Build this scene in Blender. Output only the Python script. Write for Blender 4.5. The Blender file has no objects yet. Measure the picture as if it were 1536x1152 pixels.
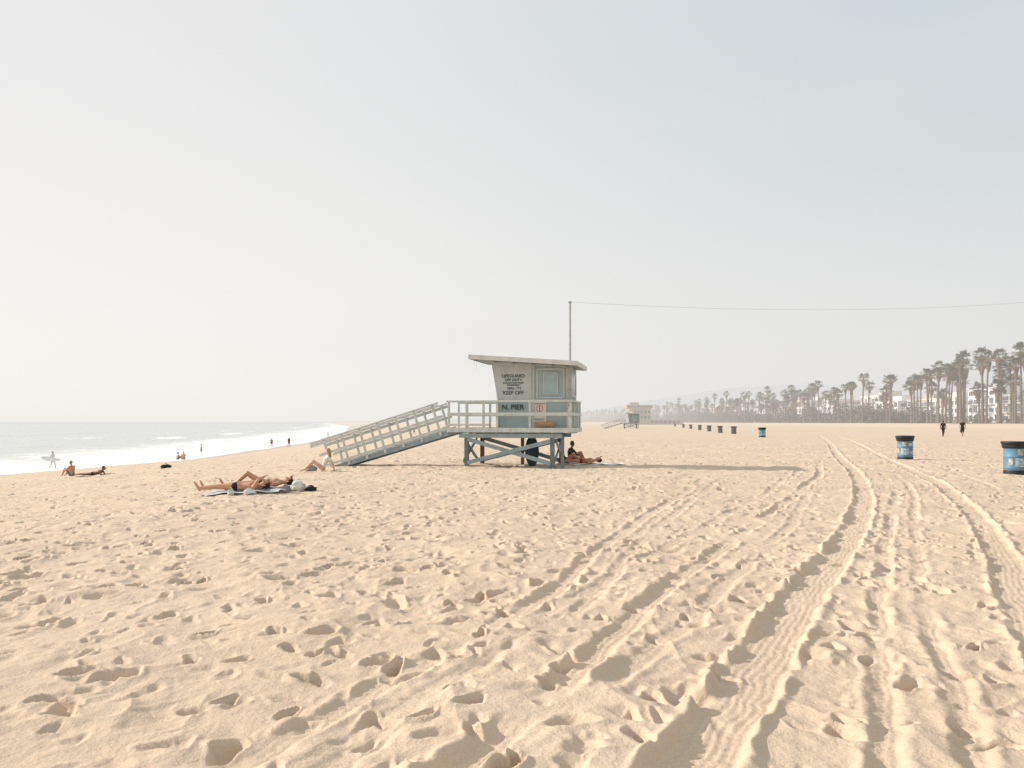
import bpy, bmesh, math, random
import numpy as np
from mathutils import Vector, Matrix, Quaternion
random.seed(7); rng=np.random.default_rng(11)
S=bpy.context.scene
COL=S.collection

# ------------------------------------------------------------------ helpers
def link(o,parent=None):
    COL.objects.link(o)
    if parent is not None: o.parent=parent
    return o
def empty(name,loc=(0,0,0),rz=0,sc=1):
    e=bpy.data.objects.new(name,None); e.location=loc; e.rotation_euler=(0,0,rz); e.scale=(sc,)*3
    e.empty_display_size=.2
    return link(e)
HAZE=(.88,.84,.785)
def add_haze(m,L=1050.,col=HAZE,const=None):  # paints aerial haze into the material as emission, stronger farther from the origin
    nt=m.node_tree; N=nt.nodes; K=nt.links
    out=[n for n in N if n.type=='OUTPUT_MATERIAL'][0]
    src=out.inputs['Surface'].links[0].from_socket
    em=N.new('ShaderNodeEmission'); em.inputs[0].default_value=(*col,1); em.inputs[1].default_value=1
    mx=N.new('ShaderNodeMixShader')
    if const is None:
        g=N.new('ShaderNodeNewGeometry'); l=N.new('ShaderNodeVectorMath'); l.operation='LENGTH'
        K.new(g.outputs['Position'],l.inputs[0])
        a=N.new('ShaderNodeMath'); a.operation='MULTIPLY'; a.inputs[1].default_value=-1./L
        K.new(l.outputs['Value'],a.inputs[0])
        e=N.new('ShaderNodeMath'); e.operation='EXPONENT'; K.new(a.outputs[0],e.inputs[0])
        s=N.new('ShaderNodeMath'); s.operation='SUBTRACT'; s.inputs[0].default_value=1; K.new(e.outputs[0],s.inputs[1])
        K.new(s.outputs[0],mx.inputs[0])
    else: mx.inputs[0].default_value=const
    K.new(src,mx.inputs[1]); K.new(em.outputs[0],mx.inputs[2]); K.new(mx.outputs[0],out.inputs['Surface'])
def mat(name,col,rough=.7,var=.12,scale=6.,bump=0.,bscale=40.,haze=False,metal=0.,stretch=None,spec=.3,dirt=None):
    m=bpy.data.materials.new(name); m.use_nodes=True
    nt=m.node_tree; N=nt.nodes; K=nt.links
    b=N['Principled BSDF']; b.inputs['Roughness'].default_value=rough; b.inputs['Metallic'].default_value=metal
    b.inputs['Specular IOR Level'].default_value=spec
    tc=N.new('ShaderNodeTexCoord'); mp=N.new('ShaderNodeMapping'); K.new(tc.outputs['Object'],mp.inputs[0])
    if stretch: mp.inputs['Scale'].default_value=stretch
    n=N.new('ShaderNodeTexNoise'); n.inputs['Scale'].default_value=scale; n.inputs['Detail'].default_value=5
    K.new(mp.outputs[0],n.inputs['Vector'])
    r=N.new('ShaderNodeValToRGB'); K.new(n.outputs['Fac'],r.inputs[0])
    r.color_ramp.elements[0].position=.3; r.color_ramp.elements[1].position=.7
    c0=[max(0,c*(1-var*1.3)) for c in col]; c1=[min(1,c*(1+var)) for c in col]
    r.color_ramp.elements[0].color=(*c0,1); r.color_ramp.elements[1].color=(*c1,1)
    last=r.outputs[0]
    if dirt:
        n3=N.new('ShaderNodeTexNoise'); n3.inputs['Scale'].default_value=scale*.6; n3.inputs['Detail'].default_value=8; n3.inputs['Roughness'].default_value=.7
        mp3=N.new('ShaderNodeMapping'); mp3.inputs['Scale'].default_value=(2.5,2.5,.5); mp3.inputs['Location'].default_value=(3,5,7)
        K.new(tc.outputs['Object'],mp3.inputs[0]); K.new(mp3.outputs[0],n3.inputs['Vector'])
        r3=N.new('ShaderNodeValToRGB'); K.new(n3.outputs['Fac'],r3.inputs[0])
        r3.color_ramp.elements[0].position=.52; r3.color_ramp.elements[1].position=.72
        mx=N.new('ShaderNodeMix'); mx.data_type='RGBA'
        ml=N.new('ShaderNodeMath'); ml.operation='MULTIPLY'; ml.inputs[1].default_value=.7
        K.new(r3.outputs[0],ml.inputs[0]); K.new(ml.outputs[0],mx.inputs['Factor'])
        K.new(last,mx.inputs['A']); mx.inputs['B'].default_value=(*dirt,1); last=mx.outputs['Result']
    K.new(last,b.inputs['Base Color'])
    if bump>0:
        n2=N.new('ShaderNodeTexNoise'); n2.inputs['Scale'].default_value=bscale; n2.inputs['Detail'].default_value=4
        K.new(mp.outputs[0],n2.inputs['Vector'])
        bp=N.new('ShaderNodeBump'); bp.inputs['Strength'].default_value=1; bp.inputs['Distance'].default_value=bump
        K.new(n2.outputs['Fac'],bp.inputs['Height']); K.new(bp.outputs[0],b.inputs['Normal'])
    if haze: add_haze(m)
    return m

class MB:
    """mesh accumulator"""
    def __init__(s): s.v=[]; s.f=[]; s.m=[]
    def add(s,verts,faces,mi=0):
        o=len(s.v); s.v+= [tuple(p) for p in verts]
        for f in faces: s.f.append(tuple(i+o for i in f)); s.m.append(mi)
    def box(s,c,d,mi=0,R=None):
        x,y,z=[k/2 for k in d]
        vs=[Vector((sx*x,sy*y,sz*z)) for sx in(-1,1) for sy in(-1,1) for sz in(-1,1)]
        if R is not None: vs=[R@p for p in vs]
        vs=[p+Vector(c) for p in vs]
        s.add(vs,[(0,1,3,2),(4,6,7,5),(0,4,5,1),(2,3,7,6),(0,2,6,4),(1,5,7,3)],mi)
    def beam(s,p0,p1,w,t,mi=0,up=(0,0,1)):
        p0=Vector(p0);p1=Vector(p1); a=(p1-p0); L=a.length; a.normalize()
        u=Vector(up); 
        if abs(a.dot(u))>.98: u=Vector((0,1,0))
        side=a.cross(u).normalized(); u2=side.cross(a).normalized()
        R=Matrix((a,side,u2)).transposed()
        s.box((p0+p1)/2,(L,w,t),mi,R)
    def prism(s,poly,y0,y1,mi=0):
        n=len(poly)
        vs=[(x,y0,z) for x,z in poly]+[(x,y1,z) for x,z in poly]
        fs=[tuple(range(n)),tuple(range(2*n-1,n-1,-1))]+[(i,i+n,(i+1)%n+n,(i+1)%n) for i in range(n)]
        s.add(vs,fs,mi)
    def cyl(s,p0,p1,r0,r1,n=10,mi=0,caps=True):
        p0=Vector(p0);p1=Vector(p1);a=(p1-p0).normalized()
        u=a.orthogonal().normalized(); w=a.cross(u)
        vs=[]
        for p,r in((p0,r0),(p1,r1)):
            for i in range(n):
                t=2*math.pi*i/n; vs.append(p+(u*math.cos(t)+w*math.sin(t))*r)
        fs=[(i,(i+1)%n,(i+1)%n+n,i+n) for i in range(n)]
        if caps: fs+=[tuple(range(n-1,-1,-1)),tuple(range(n,2*n))]
        s.add(vs,fs,mi)
    def lathe(s,prof,n=28,mi=0,c=(0,0,0)):
        vs=[];m=len(prof)
        for i in range(n):
            t=2*math.pi*i/n
            for r,z in prof: vs.append((c[0]+r*math.cos(t),c[1]+r*math.sin(t),c[2]+z))
        fs=[]
        for i in range(n):
            for j in range(m-1): fs.append((i*m+j,((i+1)%n)*m+j,((i+1)%n)*m+j+1,i*m+j+1))
        s.add(vs,fs,mi)
    def mesh(s,name,mats,smooth=False,bevel=0):
        me=bpy.data.meshes.new(name); me.from_pydata(s.v,[],s.f)
        for m in mats: me.materials.append(m)
        me.polygons.foreach_set('material_index',s.m)
        bm=bmesh.new(); bm.from_mesh(me); bmesh.ops.recalc_face_normals(bm,faces=bm.faces); bm.to_mesh(me); bm.free()
        if smooth: me.polygons.foreach_set('use_smooth',[True]*len(me.polygons))
        me.update(); return me
    def obj(s,name,mats,parent=None,smooth=False,bevel=0):
        o=bpy.data.objects.new(name,s.mesh(name,mats,smooth)); link(o,parent)
        if bevel:
            b=o.modifiers.new('bevel','BEVEL'); b.width=bevel; b.segments=2; b.limit_method='ANGLE'
        return o

# ------------------------------------------------------------------ terrain functions
YS=[-6000,-200,0,70,97,185,400,800,1500,5000,30000]
XS=[-46,-46,-46,-45,-40.5,-47,-85,-165,-330,-1200,-7200]
SEA=-3.0
def shore(y): return np.interp(y,YS,XS)
def zb(x,y):
    x=np.asarray(x,float); y=np.asarray(y,float)
    xs=shore(y); xc=-3.5+(xs+42)*.8
    xc=np.minimum(xc,-3.5)
    t=(xc-x)/(xc-xs)
    z=SEA*np.clip(t,0,3)
    soft=np.exp(-np.abs(t)*14)*-.03
    z=np.maximum(z+soft,-9)
    k=np.clip((x-122)/14,0,1); k=k*k*(3-2*k)
    return z+k*1.25
def zg(x,y): return float(zb(x,y))
def vn(x,y,sc,seed):
    x=x/sc+seed*17.13; y=y/sc+seed*9.71
    xi=np.floor(x); yi=np.floor(y); fx=x-xi; fy=y-yi
    fx=fx*fx*fx*(fx*(fx*6-15)+10); fy=fy*fy*fy*(fy*(fy*6-15)+10)
    def h(a,b):
        v=np.sin(a*127.1+b*311.7+seed*74.7)*43758.5453
        return v-np.floor(v)
    return (h(xi,yi)*(1-fx)+h(xi+1,yi)*fx)*(1-fy)+(h(xi,yi+1)*(1-fx)+h(xi+1,yi+1)*fx)*fy

def grid_mesh(name,X,Y,Z,mats,attr=None):
    R,C=X.shape
    co=np.stack([X,Y,Z],-1).reshape(-1,3).astype(np.float32)
    idx=np.arange(R*C).reshape(R,C)
    q=np.stack([idx[:-1,:-1],idx[:-1,1:],idx[1:,1:],idx[1:,:-1]],-1).reshape(-1,4).astype(np.int32)
    me=bpy.data.meshes.new(name)
    me.vertices.add(len(co)); me.vertices.foreach_set('co',co.ravel())
    me.loops.add(q.size); me.loops.foreach_set('vertex_index',q.ravel())
    me.polygons.add(len(q)); me.polygons.foreach_set('loop_start',np.arange(0,q.size,4,dtype=np.int32))
    me.polygons.foreach_set('use_smooth',np.ones(len(q),dtype=bool))
    for m in mats: me.materials.append(m)
    me.update(calc_edges=True)
    if attr:
        for k,v in attr.items():
            a=me.attributes.new(k,'FLOAT','POINT'); a.data.foreach_set('value',v.ravel().astype(np.float32))
    o=bpy.data.objects.new(name,me); link(o); return o

# ------------------------------------------------------------------ sand
rows=[-6000,-1500,-400,-120,-40,-15,-6,-2,0.5,1.5,2.2]
y=2.6
while y<110: rows.append(y); y*=1.0042
while y<30000: rows.append(y); y*=1.03
rows=np.array(rows)
NI=1500
inner=np.linspace(-1,1,NI); ext=1+np.cumsum(.004*1.32**np.arange(30)); ext=ext[ext<60]
U=np.concatenate([-ext[::-1],inner,ext])
Wd=.78*np.maximum(np.abs(rows),2.6)+1.0
X=U[None,:]*Wd[:,None]; Y=np.repeat(rows[:,None],len(U),1)
H=np.zeros_like(X)
near=(rows>2)&(rows<115)
r0,r1=np.where(near)[0][[0,-1]]
xx=X[r0:r1+1]; yy=Y[r0:r1+1]
fade=np.clip((115-yy)/60,0,1)
wx=xx+(vn(xx,yy,.5,14)-.5)*.25; wy=yy+(vn(xx,yy,.5,15)-.5)*.25
h=(vn(xx,yy,2.3,1)-.5)*.06+(vn(wx,wy,.8,2)-.5)*.045+(vn(wx+.15*wy,wy,.36,3)-.5)*.036+(vn(wx,wy,.17,4)-.5)*.018+(vn(xx,yy,.075,5)-.5)*.006
rdg=1-np.abs(vn(wx,wy*.8,.5,16)*2-1); h+=(rdg**3)*.018
h*=fade
ry=rows[r0:r1+1]; rw=Wd[r0:r1+1]; c0=len(ext)
def stamp(cx,cy,L,Wf,ang,D,rim,steep):
    R=L*1.9
    a=np.searchsorted(ry,cy-R); b=np.searchsorted(ry,cy+R)
    if b<=a: return
    w=rw[(a+b)//2]
    i0=int(((cx-R*1.1)/w+1)/2*(NI-1)); i1=int(((cx+R*1.1)/w+1)/2*(NI-1))+2
    i0=max(0,i0)+c0; i1=min(NI-1,i1)+c0
    if i1<=i0: return
    sx=xx[a:b,i0:i1]-cx; sy=yy[a:b,i0:i1]-cy
    ca,sa=math.cos(ang),math.sin(ang)
    u=(sx*ca+sy*sa)/L; v=(-sx*sa+sy*ca)/Wf
    th=np.arctan2(v,u)
    p1,p2=random.random()*6.3,random.random()*6.3
    r=np.sqrt(u*u+v*v)*(1+.22*np.sin(2*th+p1)+.15*np.sin(3*th+p2)+.06*np.sin(5*th+p1))
    k=1/(1+np.exp(np.clip((r-1)*steep,-30,30)))
    base=h[a:b,i0:i1]
    h[a:b,i0:i1]=base*(1-k*.35)-D*k*(1+.3*u-.2*v)*np.clip(1.15-r*.35,0.4,1.2)+rim*np.exp(-((r-1.4)/.38)**2)*(1-.7*np.cos(th-p1))
for lo,hi,dens in ((2.6,12,14.0),(12,25,8.5),(25,45,4.5),(45,70,2.)):
    A=.78*(hi*hi-lo*lo)+2*(hi-lo)
    for _ in range(int(A*dens)):
        cy=math.sqrt(random.uniform(lo*lo,hi*hi)); cx=random.uniform(-1,1)*(.78*cy+.8)
        big=random.random()
        if big>.80:
            L=random.uniform(.06,.105); D=random.uniform(.06,.10); st_=random.uniform(4.5,8)
        else:
            L=random.uniform(.045,.095); D=random.uniform(.006,.024); st_=random.uniform(3,6)
        if lo>20: L*=1.3; D*=1.25
        stamp(cx,cy,L,L*random.uniform(.5,.85),random.gauss(1.3,1.),D,min(D,.05)*random.uniform(.15,.4),st_)
# tyre tracks : x as function of y
def track(pts,w,depth,strength,tread,seed,off=0.,rimh=.018):
    global h
    P=np.array(pts); yr=np.linspace(P[0,1],P[-1,1],400)
    xr=np.interp(yr,P[:,1],P[:,0])
    ker=np.ones(31)/31; xp=np.pad(xr,15,mode='reflect',reflect_type='odd'); xr=np.convolve(xp,ker,'valid')
    sl=np.gradient(xr,yr); arc=np.concatenate([[0],np.cumsum(np.hypot(np.diff(xr),np.diff(yr)))])
    xc=np.interp(ry,yr,xr)+off; s_=np.interp(ry,yr,sl); ar=np.interp(ry,yr,arc)
    inside=((ry>=P[0,1])&(ry<=P[-1,1])).astype(float)
    endf=np.clip((P[-1,1]-ry)/(P[-1,1]*.3),0,1)*inside
    sgn=(xx-xc[:,None])/np.sqrt(1+s_[:,None]**2)
    sgn=sgn+(vn(xx,yy,.6,seed+5)-.5)*.07+(vn(xx,yy,.16,seed+6)-.5)*.045
    d=np.abs(sgn)
    if strength<.9: brk=np.clip((vn(ar[:,None]+xx*0,yy*0,1.1,seed)-.12)*3,0,1)*np.clip((vn(xx,yy,.4,seed+3)+.35)*1.4,0,1)
    else: brk=np.clip((vn(xx,yy,.55,seed+3)+.6)*1.2,0,1)
    k=1/(1+np.exp(np.clip((d-w/2)/.013,-30,30)))*endf[:,None]*strength*brk
    rim=np.exp(-((d-w/2-.045)/.038)**2)*endf[:,None]*strength*brk
    tr=tread*np.sin((ar[:,None]+np.abs(sgn)*.5)*2*math.pi/.085)*np.clip(vn(xx,yy,.8,seed+4)*1.6,0,1)+.4*tread*np.sin(sgn*2*math.pi/.06)
    h=h*(1-k*.86)+k*(-depth+tr)+rim*rimh*(.1+1.8*vn(xx,yy,.24,seed+9)**1.5)
T1=[(.2,2.5),(.63,3.87),(.83,4.2),(1.54,5.33),(2.13,6.34),(2.95,7.82),(4.56,10.75),(6.31,14.2),(8.07,17.95),(11.4,26.1),(16.,38.7),(25.3,62.8),(44,114)]
T3=[(-.6,3.0),(-.16,4.05),(.87,6.34),(1.74,8.5),(3.48,12.),(6.4,17.95),(9.57,24.5),(14,36)]
T4=[(-1.6,3.2),(-.9,5.),(.33,7.53),(1.05,10.2),(1.64,12.),(2.97,15.8),(4.37,19.7),(7,26)]
T5=[(1.3,2.7),(1.87,3.87),(3.51,7.53),(6.56,13.7),(9.17,18.8),(13,28)]
T6=[(-.9,2.7),(.1,4.2),(1.3,6.3),(2.6,9.),(4.6,13),(8.2,21.5),(14,34)]
track(T6,.16,.02,.6,.004,91,rimh=.016)
track(T4,.18,.030,.8,.004,31,rimh=.020); track(T4,.14,.022,.65,.004,35,.45,rimh=.014)
track(T3,.20,.036,.88,.005,41,rimh=.024); track(T3,.16,.024,.7,.005,45,-.75,rimh=.014)
track(T5,.15,.032,.8,.006,51,rimh=.018); track(T5,.13,.028,.75,.006,58,.42,rimh=.015)
track(T1,.18,.024,.65,.005,81,3.4,rimh=.014); track(T1,.18,.024,.65,.005,85,5.3,rimh=.014)
track(T1,.38,.034,1.,.0055,61,rimh=.030); track(T1,.34,.034,.95,.005,71,2.1,rimh=.028)
for _ in range(500):
    cy=math.sqrt(random.uniform(2.6**2,20**2)); cx=random.uniform(-1,1)*(.78*cy+.8); L=random.uniform(.05,.10)
    stamp(cx,cy,L,L*random.uniform(.5,.85),random.gauss(1.3,1.),random.uniform(.02,.07),.008,random.uniform(4,7))
H[r0:r1+1]=h
H+= (vn(X,Y,9.,8)-.5)*.12*((np.abs(Y)<3000)&(np.abs(Y)>20))
Z=zb(X,Y)+H
Z[Z<-9]=-9

def sand_material():
    m=bpy.data.materials.new('sand'); m.use_nodes=True
    nt=m.node_tree;N=nt.nodes;K=nt.links;b=N['Principled BSDF']
    b.inputs['Roughness'].default_value=.95; b.inputs['Specular IOR Level'].default_value=.1
    g=N.new('ShaderNodeNewGeometry')
    def noise(sc,det,ro=.5):
        n=N.new('ShaderNodeTexNoise'); n.inputs['Scale'].default_value=sc; n.inputs['Detail'].default_value=det; n.inputs['Roughness'].default_value=ro
        K.new(g.outputs['Position'],n.inputs['Vector']); return n
    n1=noise(.35,6); r1=N.new('ShaderNodeValToRGB'); K.new(n1.outputs['Fac'],r1.inputs[0])
    r1.color_ramp.elements[0].position=.3; r1.color_ramp.elements[1].position=.7
    r1.color_ramp.elements[0].color=(.615,.485,.365,1); r1.color_ramp.elements[1].color=(.68,.545,.418,1)
    n2=noise(140,3,.7); r2=N.new('ShaderNodeValToRGB'); K.new(n2.outputs['Fac'],r2.inputs[0])
    r2.color_ramp.elements[0].position=.25; r2.color_ramp.elements[1].position=.62
    r2.color_ramp.elements[0].color=(.76,.74,.72,1); r2.color_ramp.elements[1].color=(1.03,1.03,1.03,1)
    mx=N.new('ShaderNodeMix'); mx.data_type='RGBA'; mx.blend_type='MULTIPLY'; mx.inputs['Factor'].default_value=1
    K.new(r1.outputs[0],mx.inputs['A']); K.new(r2.outputs[0],mx.inputs['B'])
    sp=N.new('ShaderNodeSeparateXYZ'); K.new(g.outputs['Position'],sp.inputs[0])
    mr=N.new('ShaderNodeMapRange'); mr.inputs['From Min'].default_value=-2.55; mr.inputs['From Max'].default_value=-2.85
    K.new(sp.outputs['Z'],mr.inputs['Value'])
    wet=N.new('ShaderNodeMix'); wet.data_type='RGBA'; K.new(mr.outputs[0],wet.inputs['Factor'])
    K.new(mx.outputs['Result'],wet.inputs['A']); wet.inputs['B'].default_value=(.46,.39,.33,1)
    K.new(wet.outputs['Result'],b.inputs['Base Color'])
    rr=N.new('ShaderNodeMapRange'); rr.inputs['To Min'].default_value=.95; rr.inputs['To Max'].default_value=.3
    K.new(mr.outputs[0],rr.inputs['Value']); K.new(rr.outputs[0],b.inputs['Roughness'])
    n3=noise(45,6,.65); bp=N.new('ShaderNodeBump'); bp.inputs['Distance'].default_value=.009; bp.inputs['Strength'].default_value=.8
    K.new(n3.outputs['Fac'],bp.inputs['Height'])
    n4=noise(8,5,.6); bp2=N.new('ShaderNodeBump'); bp2.inputs['Distance'].default_value=.045; bp2.inputs['Strength'].default_value=.55
    K.new(n4.outputs['Fac'],bp2.inputs['Height']); K.new(bp.outputs[0],bp2.inputs['Normal'])
    K.new(bp2.outputs[0],b.inputs['Normal'])
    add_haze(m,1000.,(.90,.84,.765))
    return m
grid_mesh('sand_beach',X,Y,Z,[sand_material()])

# ------------------------------------------------------------------ ocean
wr=[-6000,-1000,-200,-50,0,20]; y=30
while y<60000: wr.append(y); y*=1.012
wr=np.array(wr,float)
sd=[-6.,-4,-2]; d=0.
while d<9000: sd.append(d); d+= .45+ d*.02
sd=np.array(sd)
WY=np.repeat(wr[:,None],len(sd),1); SD=np.repeat(sd[None,:],len(wr),0)
edge=(vn(WY,WY*0,14,3)-.5)*5+(vn(WY,WY*0,45,6)-.5)*6
WX=shore(WY)-SD+edge*np.clip(1-SD/60,0,1)+ 0
zw=np.zeros_like(WX); foam=np.zeros_like(WX)
for i,(dist,amp,wd) in enumerate(((7,.15,2.2),(20,.3,3.),(42,.5,3.5),(66,.5,4.5),(100,.5,6.),(145,.45,7.),(200,.4,9.))):
    dd=dist+(vn(WY,WY*0,60,i+20)-.5)*12
    seg=np.clip((vn(WY,WY*0+i*3,38,i+30)-.35)*2.2,0,1)
    t=(SD-dd)/wd
    prof=np.where(t<0,np.exp(-(t/.6)**2),np.exp(-(t/1.5)**2))
    zw+=amp*prof*seg*np.clip(3000/np.maximum(WY,1),0,1)
    if i<4:
        fr=np.exp(-((t+.5)/.8)**2)*seg*(vn(WX,WY,2.2,i+50)*.5+.5)*(1,1,.9,.7)[i]
        foam=np.maximum(foam,fr)
foam=np.maximum(foam,np.clip(1.2-SD/40,0,1)*(.5+.55*vn(WX,WY,3.,77)))
zw+=(vn(WX,WY,7,60)-.5)*.18*np.clip(SD/30,0,1)
def water_material():
    m=bpy.data.materials.new('sea_water'); m.use_nodes=True
    nt=m.node_tree;N=nt.nodes;K=nt.links;b=N['Principled BSDF']
    g=N.new('ShaderNodeNewGeometry'); mp=N.new('ShaderNodeMapping'); mp.inputs['Scale'].default_value=(1,.35,1)
    K.new(g.outputs['Position'],mp.inputs[0])
    n=N.new('ShaderNodeTexNoise'); n.inputs['Scale'].default_value=.9; n.inputs['Detail'].default_value=6; K.new(mp.outputs[0],n.inputs['Vector'])
    bp=N.new('ShaderNodeBump'); bp.inputs['Distance'].default_value=.30; bp.inputs['Strength'].default_value=.7
    K.new(n.outputs['Fac'],bp.inputs['Height']); K.new(bp.outputs[0],b.inputs['Normal'])
    at=N.new('ShaderNodeAttribute'); at.attribute_name='foam'
    nf=N.new('ShaderNodeTexNoise'); nf.inputs['Scale'].default_value=1.3; nf.inputs['Detail'].default_value=8; nf.inputs['Roughness'].default_value=.7; K.new(mp.outputs[0],nf.inputs['Vector'])
    a=N.new('ShaderNodeMath'); a.operation='ADD'; K.new(at.outputs['Fac'],a.inputs[0]); K.new(nf.outputs['Fac'],a.inputs[1])
    r=N.new('ShaderNodeMapRange'); r.inputs['From Min'].default_value=.75; r.inputs['From Max'].default_value=1.2; K.new(a.outputs[0],r.inputs['Value'])
    mx=N.new('ShaderNodeMix'); mx.data_type='RGBA'; K.new(r.outputs[0],mx.inputs['Factor'])
    mx.inputs['A'].default_value=(.50,.52,.51,1); mx.inputs['B'].default_value=(.90,.90,.88,1)
    K.new(mx.outputs['Result'],b.inputs['Base Color'])
    rr=N.new('ShaderNodeMapRange'); rr.inputs['To Min'].default_value=.25; rr.inputs['To Max'].default_value=.85; K.new(r.outputs[0],rr.inputs['Value']); K.new(rr.outputs[0],b.inputs['Roughness'])
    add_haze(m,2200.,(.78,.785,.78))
    return m
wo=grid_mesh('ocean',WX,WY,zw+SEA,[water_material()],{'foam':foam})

# ------------------------------------------------------------------ materials
M_pale=mat('pale_blue_paint',(.57,.60,.58),.6,.10,5,.002,60,dirt=(.40,.34,.27))
M_blue=mat('blue_grey_paint',(.28,.36,.39),.6,.14,4,.002,50,dirt=(.32,.30,.27))
M_wall=mat('light_blue_paint',(.36,.46,.48),.6,.08,3,.002,50,dirt=(.46,.48,.46))
M_steel=mat('weathered_blue_timber',(.15,.21,.24),.7,.2,5,.003,40,dirt=(.24,.16,.10))
M_rust=mat('weathered_brown_timber',(.22,.14,.09),.8,.2,5,.003,40)
M_deck=mat('grey_decking',(.32,.31,.29),.8,.2,8,.003,40)
M_sign=mat('sign_white',(.50,.53,.515),.5,.06,3,dirt=(.42,.43,.40))
M_black=mat('black_lettering',(.05,.07,.08),.6,.1)
M_roof=mat('roof_white',(.62,.62,.60),.6,.07,3,dirt=(.42,.40,.36))
M_glass=mat('dark_glass',(.04,.06,.07),.1,.1,spec=.6)
M_poster=mat('poster_paper',(.72,.68,.66),.6,.04)
M_red=mat('red_print',(.50,.08,.06),.5,.1)
M_tan=mat('varnished_board',(.45,.28,.15),.5,.15,12)
M_pole=mat('pole_paint',(.40,.40,.38),.6,.12,6)
M_rboard=mat('dark_teal_fibreglass',(.03,.07,.09),.3,.1)

# ------------------------------------------------------------------ lifeguard tower
def tower(): 
    T=empty('lifeguard_tower',(-1.72,29.48,-.02),-math.radians(12))
    b=MB()
    for (u,v,mi) in ((0,.1,0),(3.25,.1,0),(.05,2.3,1),(3.25,2.3,1)):
        b.box((u,v,.57),(.15,.15,1.4),mi); b.box((u,v,.02),(.3,.3,.08),0)
    b.box((3.62,.12,.57),(.12,.12,1.4),0); b.box((1.7,2.3,.57),(.12,.12,1.4),1)
    b.obj('support_posts',[M_steel,M_rust],T,bevel=.008)
    b=MB()
    for v,sg in ((0.0,1),(2.4,-1)):
        b.beam((.06,v-.02*sg,1.08),(3.2,v-.02*sg,.2),.045,.15,0)
        b.beam((.06,v-.07*sg,.2),(3.2,v-.07*sg,1.02),.045,.15,0)
    for u in (-.1,3.36):
        b.beam((u,.2,1.05),(u,2.2,.2),.045,.13,0); b.beam((u-.05,.2,.25),(u-.05,2.2,1.05),.045,.13,0)
    b.obj('cross_braces',[M_blue],T,bevel=.006)
    b=MB()
    b.box((1.68,.02,1.21),(3.9,.09,.16),0); b.box((1.68,2.42,1.21),(3.9,.09,.16),0)
    for i in range(9): b.box((-.4+i*.53,1.25,1.325),(.06,2.5,.075),0)
    b.obj('floor_beams',[M_blue],T,bevel=.006)
    b=MB()
    for i in range(18): b.box((1.65,.03+i*.148,1.435),(4.66,.138,.045),1)
    b.box((1.65,-.065,1.42),(4.74,.04,.17),0); b.box((1.65,2.66,1.42),(4.74,.04,.17),0)
    b.box((4.005,1.3,1.42),(.04,2.66,.168),0); b.box((-.705,1.3,1.40),(.04,2.66,.14),0)
    b.obj('deck',[M_pale,M_deck],T,bevel=.005)
    b=MB()
    for u in (-.66,.03,.68,1.2,2.43,3.93):
        b.box((u,-.015,1.985),(.085,.055,.96),0)
    b.box((1.65,-.03,2.49),(4.78,.15,.07),0)
    b.box((1.65,-.062,2.01),(4.72,.03,.12),0)
    b.box((.1,-.062,1.62),(1.6,.03,.08),0)
    for v in (.9,1.8,2.6): b.box((3.95,v,1.985),(.06,.085,.96),0)
    b.box((3.95,1.38,2.49),(.12,2.55,.068),0)
    b.box((3.99,1.33,2.01),(.03,2.6,.12),0)
    for u in (-.66,.3,1.3,2.3,3.3,3.86): b.box((u,2.6,1.985),(.085,.055,.96),0)
    b.box((1.62,2.6,2.488),(4.66,.12,.066),0)
    b.box((1.65,2.64,2.01),(4.72,.03,.12),0)
    for v in (1.35,2.5): b.box((-.66,v,1.985),(.055,.085,.96),0)
    b.box((-.66,1.93,2.486),(.12,1.25,.064),0)
    b.box((-.70,1.93,2.01),(.03,1.2,.12),0)
    b.obj('railing',[M_pale],T,bevel=.005)
    sl=(1.45+.10)/5.1
    zr=lambda u:1.42+(u+.72)*sl
    b=MB()
    b.beam((-.72,.62,zr(-.72)-.04),(-5.45,.62,zr(-5.45)-.04),.98,.04,1)
    for i in range(14):
        u=-.9-i*.34; b.box((u,.62,zr(u)+.0),(.04,.9,.03),0)
    for v in (.09,1.15):
        b.beam((-.3,v,zr(-.3)-.13),(-5.5,v,zr(-5.5)-.07),.05,.17,2)
    b.obj('ramp_deck',[M_pale,M_deck,M_blue],T,bevel=.004)
    b=MB()
    nr=Vector((-sl,0,1)).normalized()
    for v,sg in ((.03,-1),(1.21,1)):
        for i in range(7):
            u=-.98-i*.735
            p=Vector((u,v,zr(u)-.14)); q=p+nr*1.2
            b.beam(p,q,.05,.085,0,up=(1,0,0))
        P=lambda u,hh,vv: Vector((u,vv,zr(u)))+nr*hh
        b.beam(P(-.80,1.09,v),P(-6.0,1.09,v),.13,.05,0)
        b.beam(P(-.80,.98,v+.04*sg),P(-6.0,.98,v+.04*sg),.03,.11,0)
        b.beam(P(-.75,.55,v+.04*sg),P(-5.75,.55,v+.04*sg),.03,.10,0)
        b.beam(P(-.72,.10,v+.04*sg),P(-5.55,.10,v+.04*sg),.03,.09,0)
    b.obj('ramp_railing',[M_pale],T,bevel=.004)
    rb=lambda u: 4.20-(u-.2)*.075-.14
    b=MB()
    b.prism([(1.12,1.462),(3.82,1.462),(3.82,rb(3.82)),(.86,rb(.86)),(1.12,2.5)],.45,2.5,0)
    b.obj('cabin_walls',[M_wall],T)
    b=MB()
    b.prism([(1.10,2.57),(2.42,2.57),(2.42,rb(2.42)-.06),(.91,rb(.91)-.06)],.425,.447,0)
    b.obj('sign_panel',[M_sign],T)
    b=MB()
    b.box((2.485,.43,(1.47+rb(2.48))/2),(.09,.05,rb(2.48)-1.49),0)
    b.box((3.775,.43,(1.47+rb(3.8))/2),(.10,.05,rb(3.8)-1.49),0)
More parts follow.
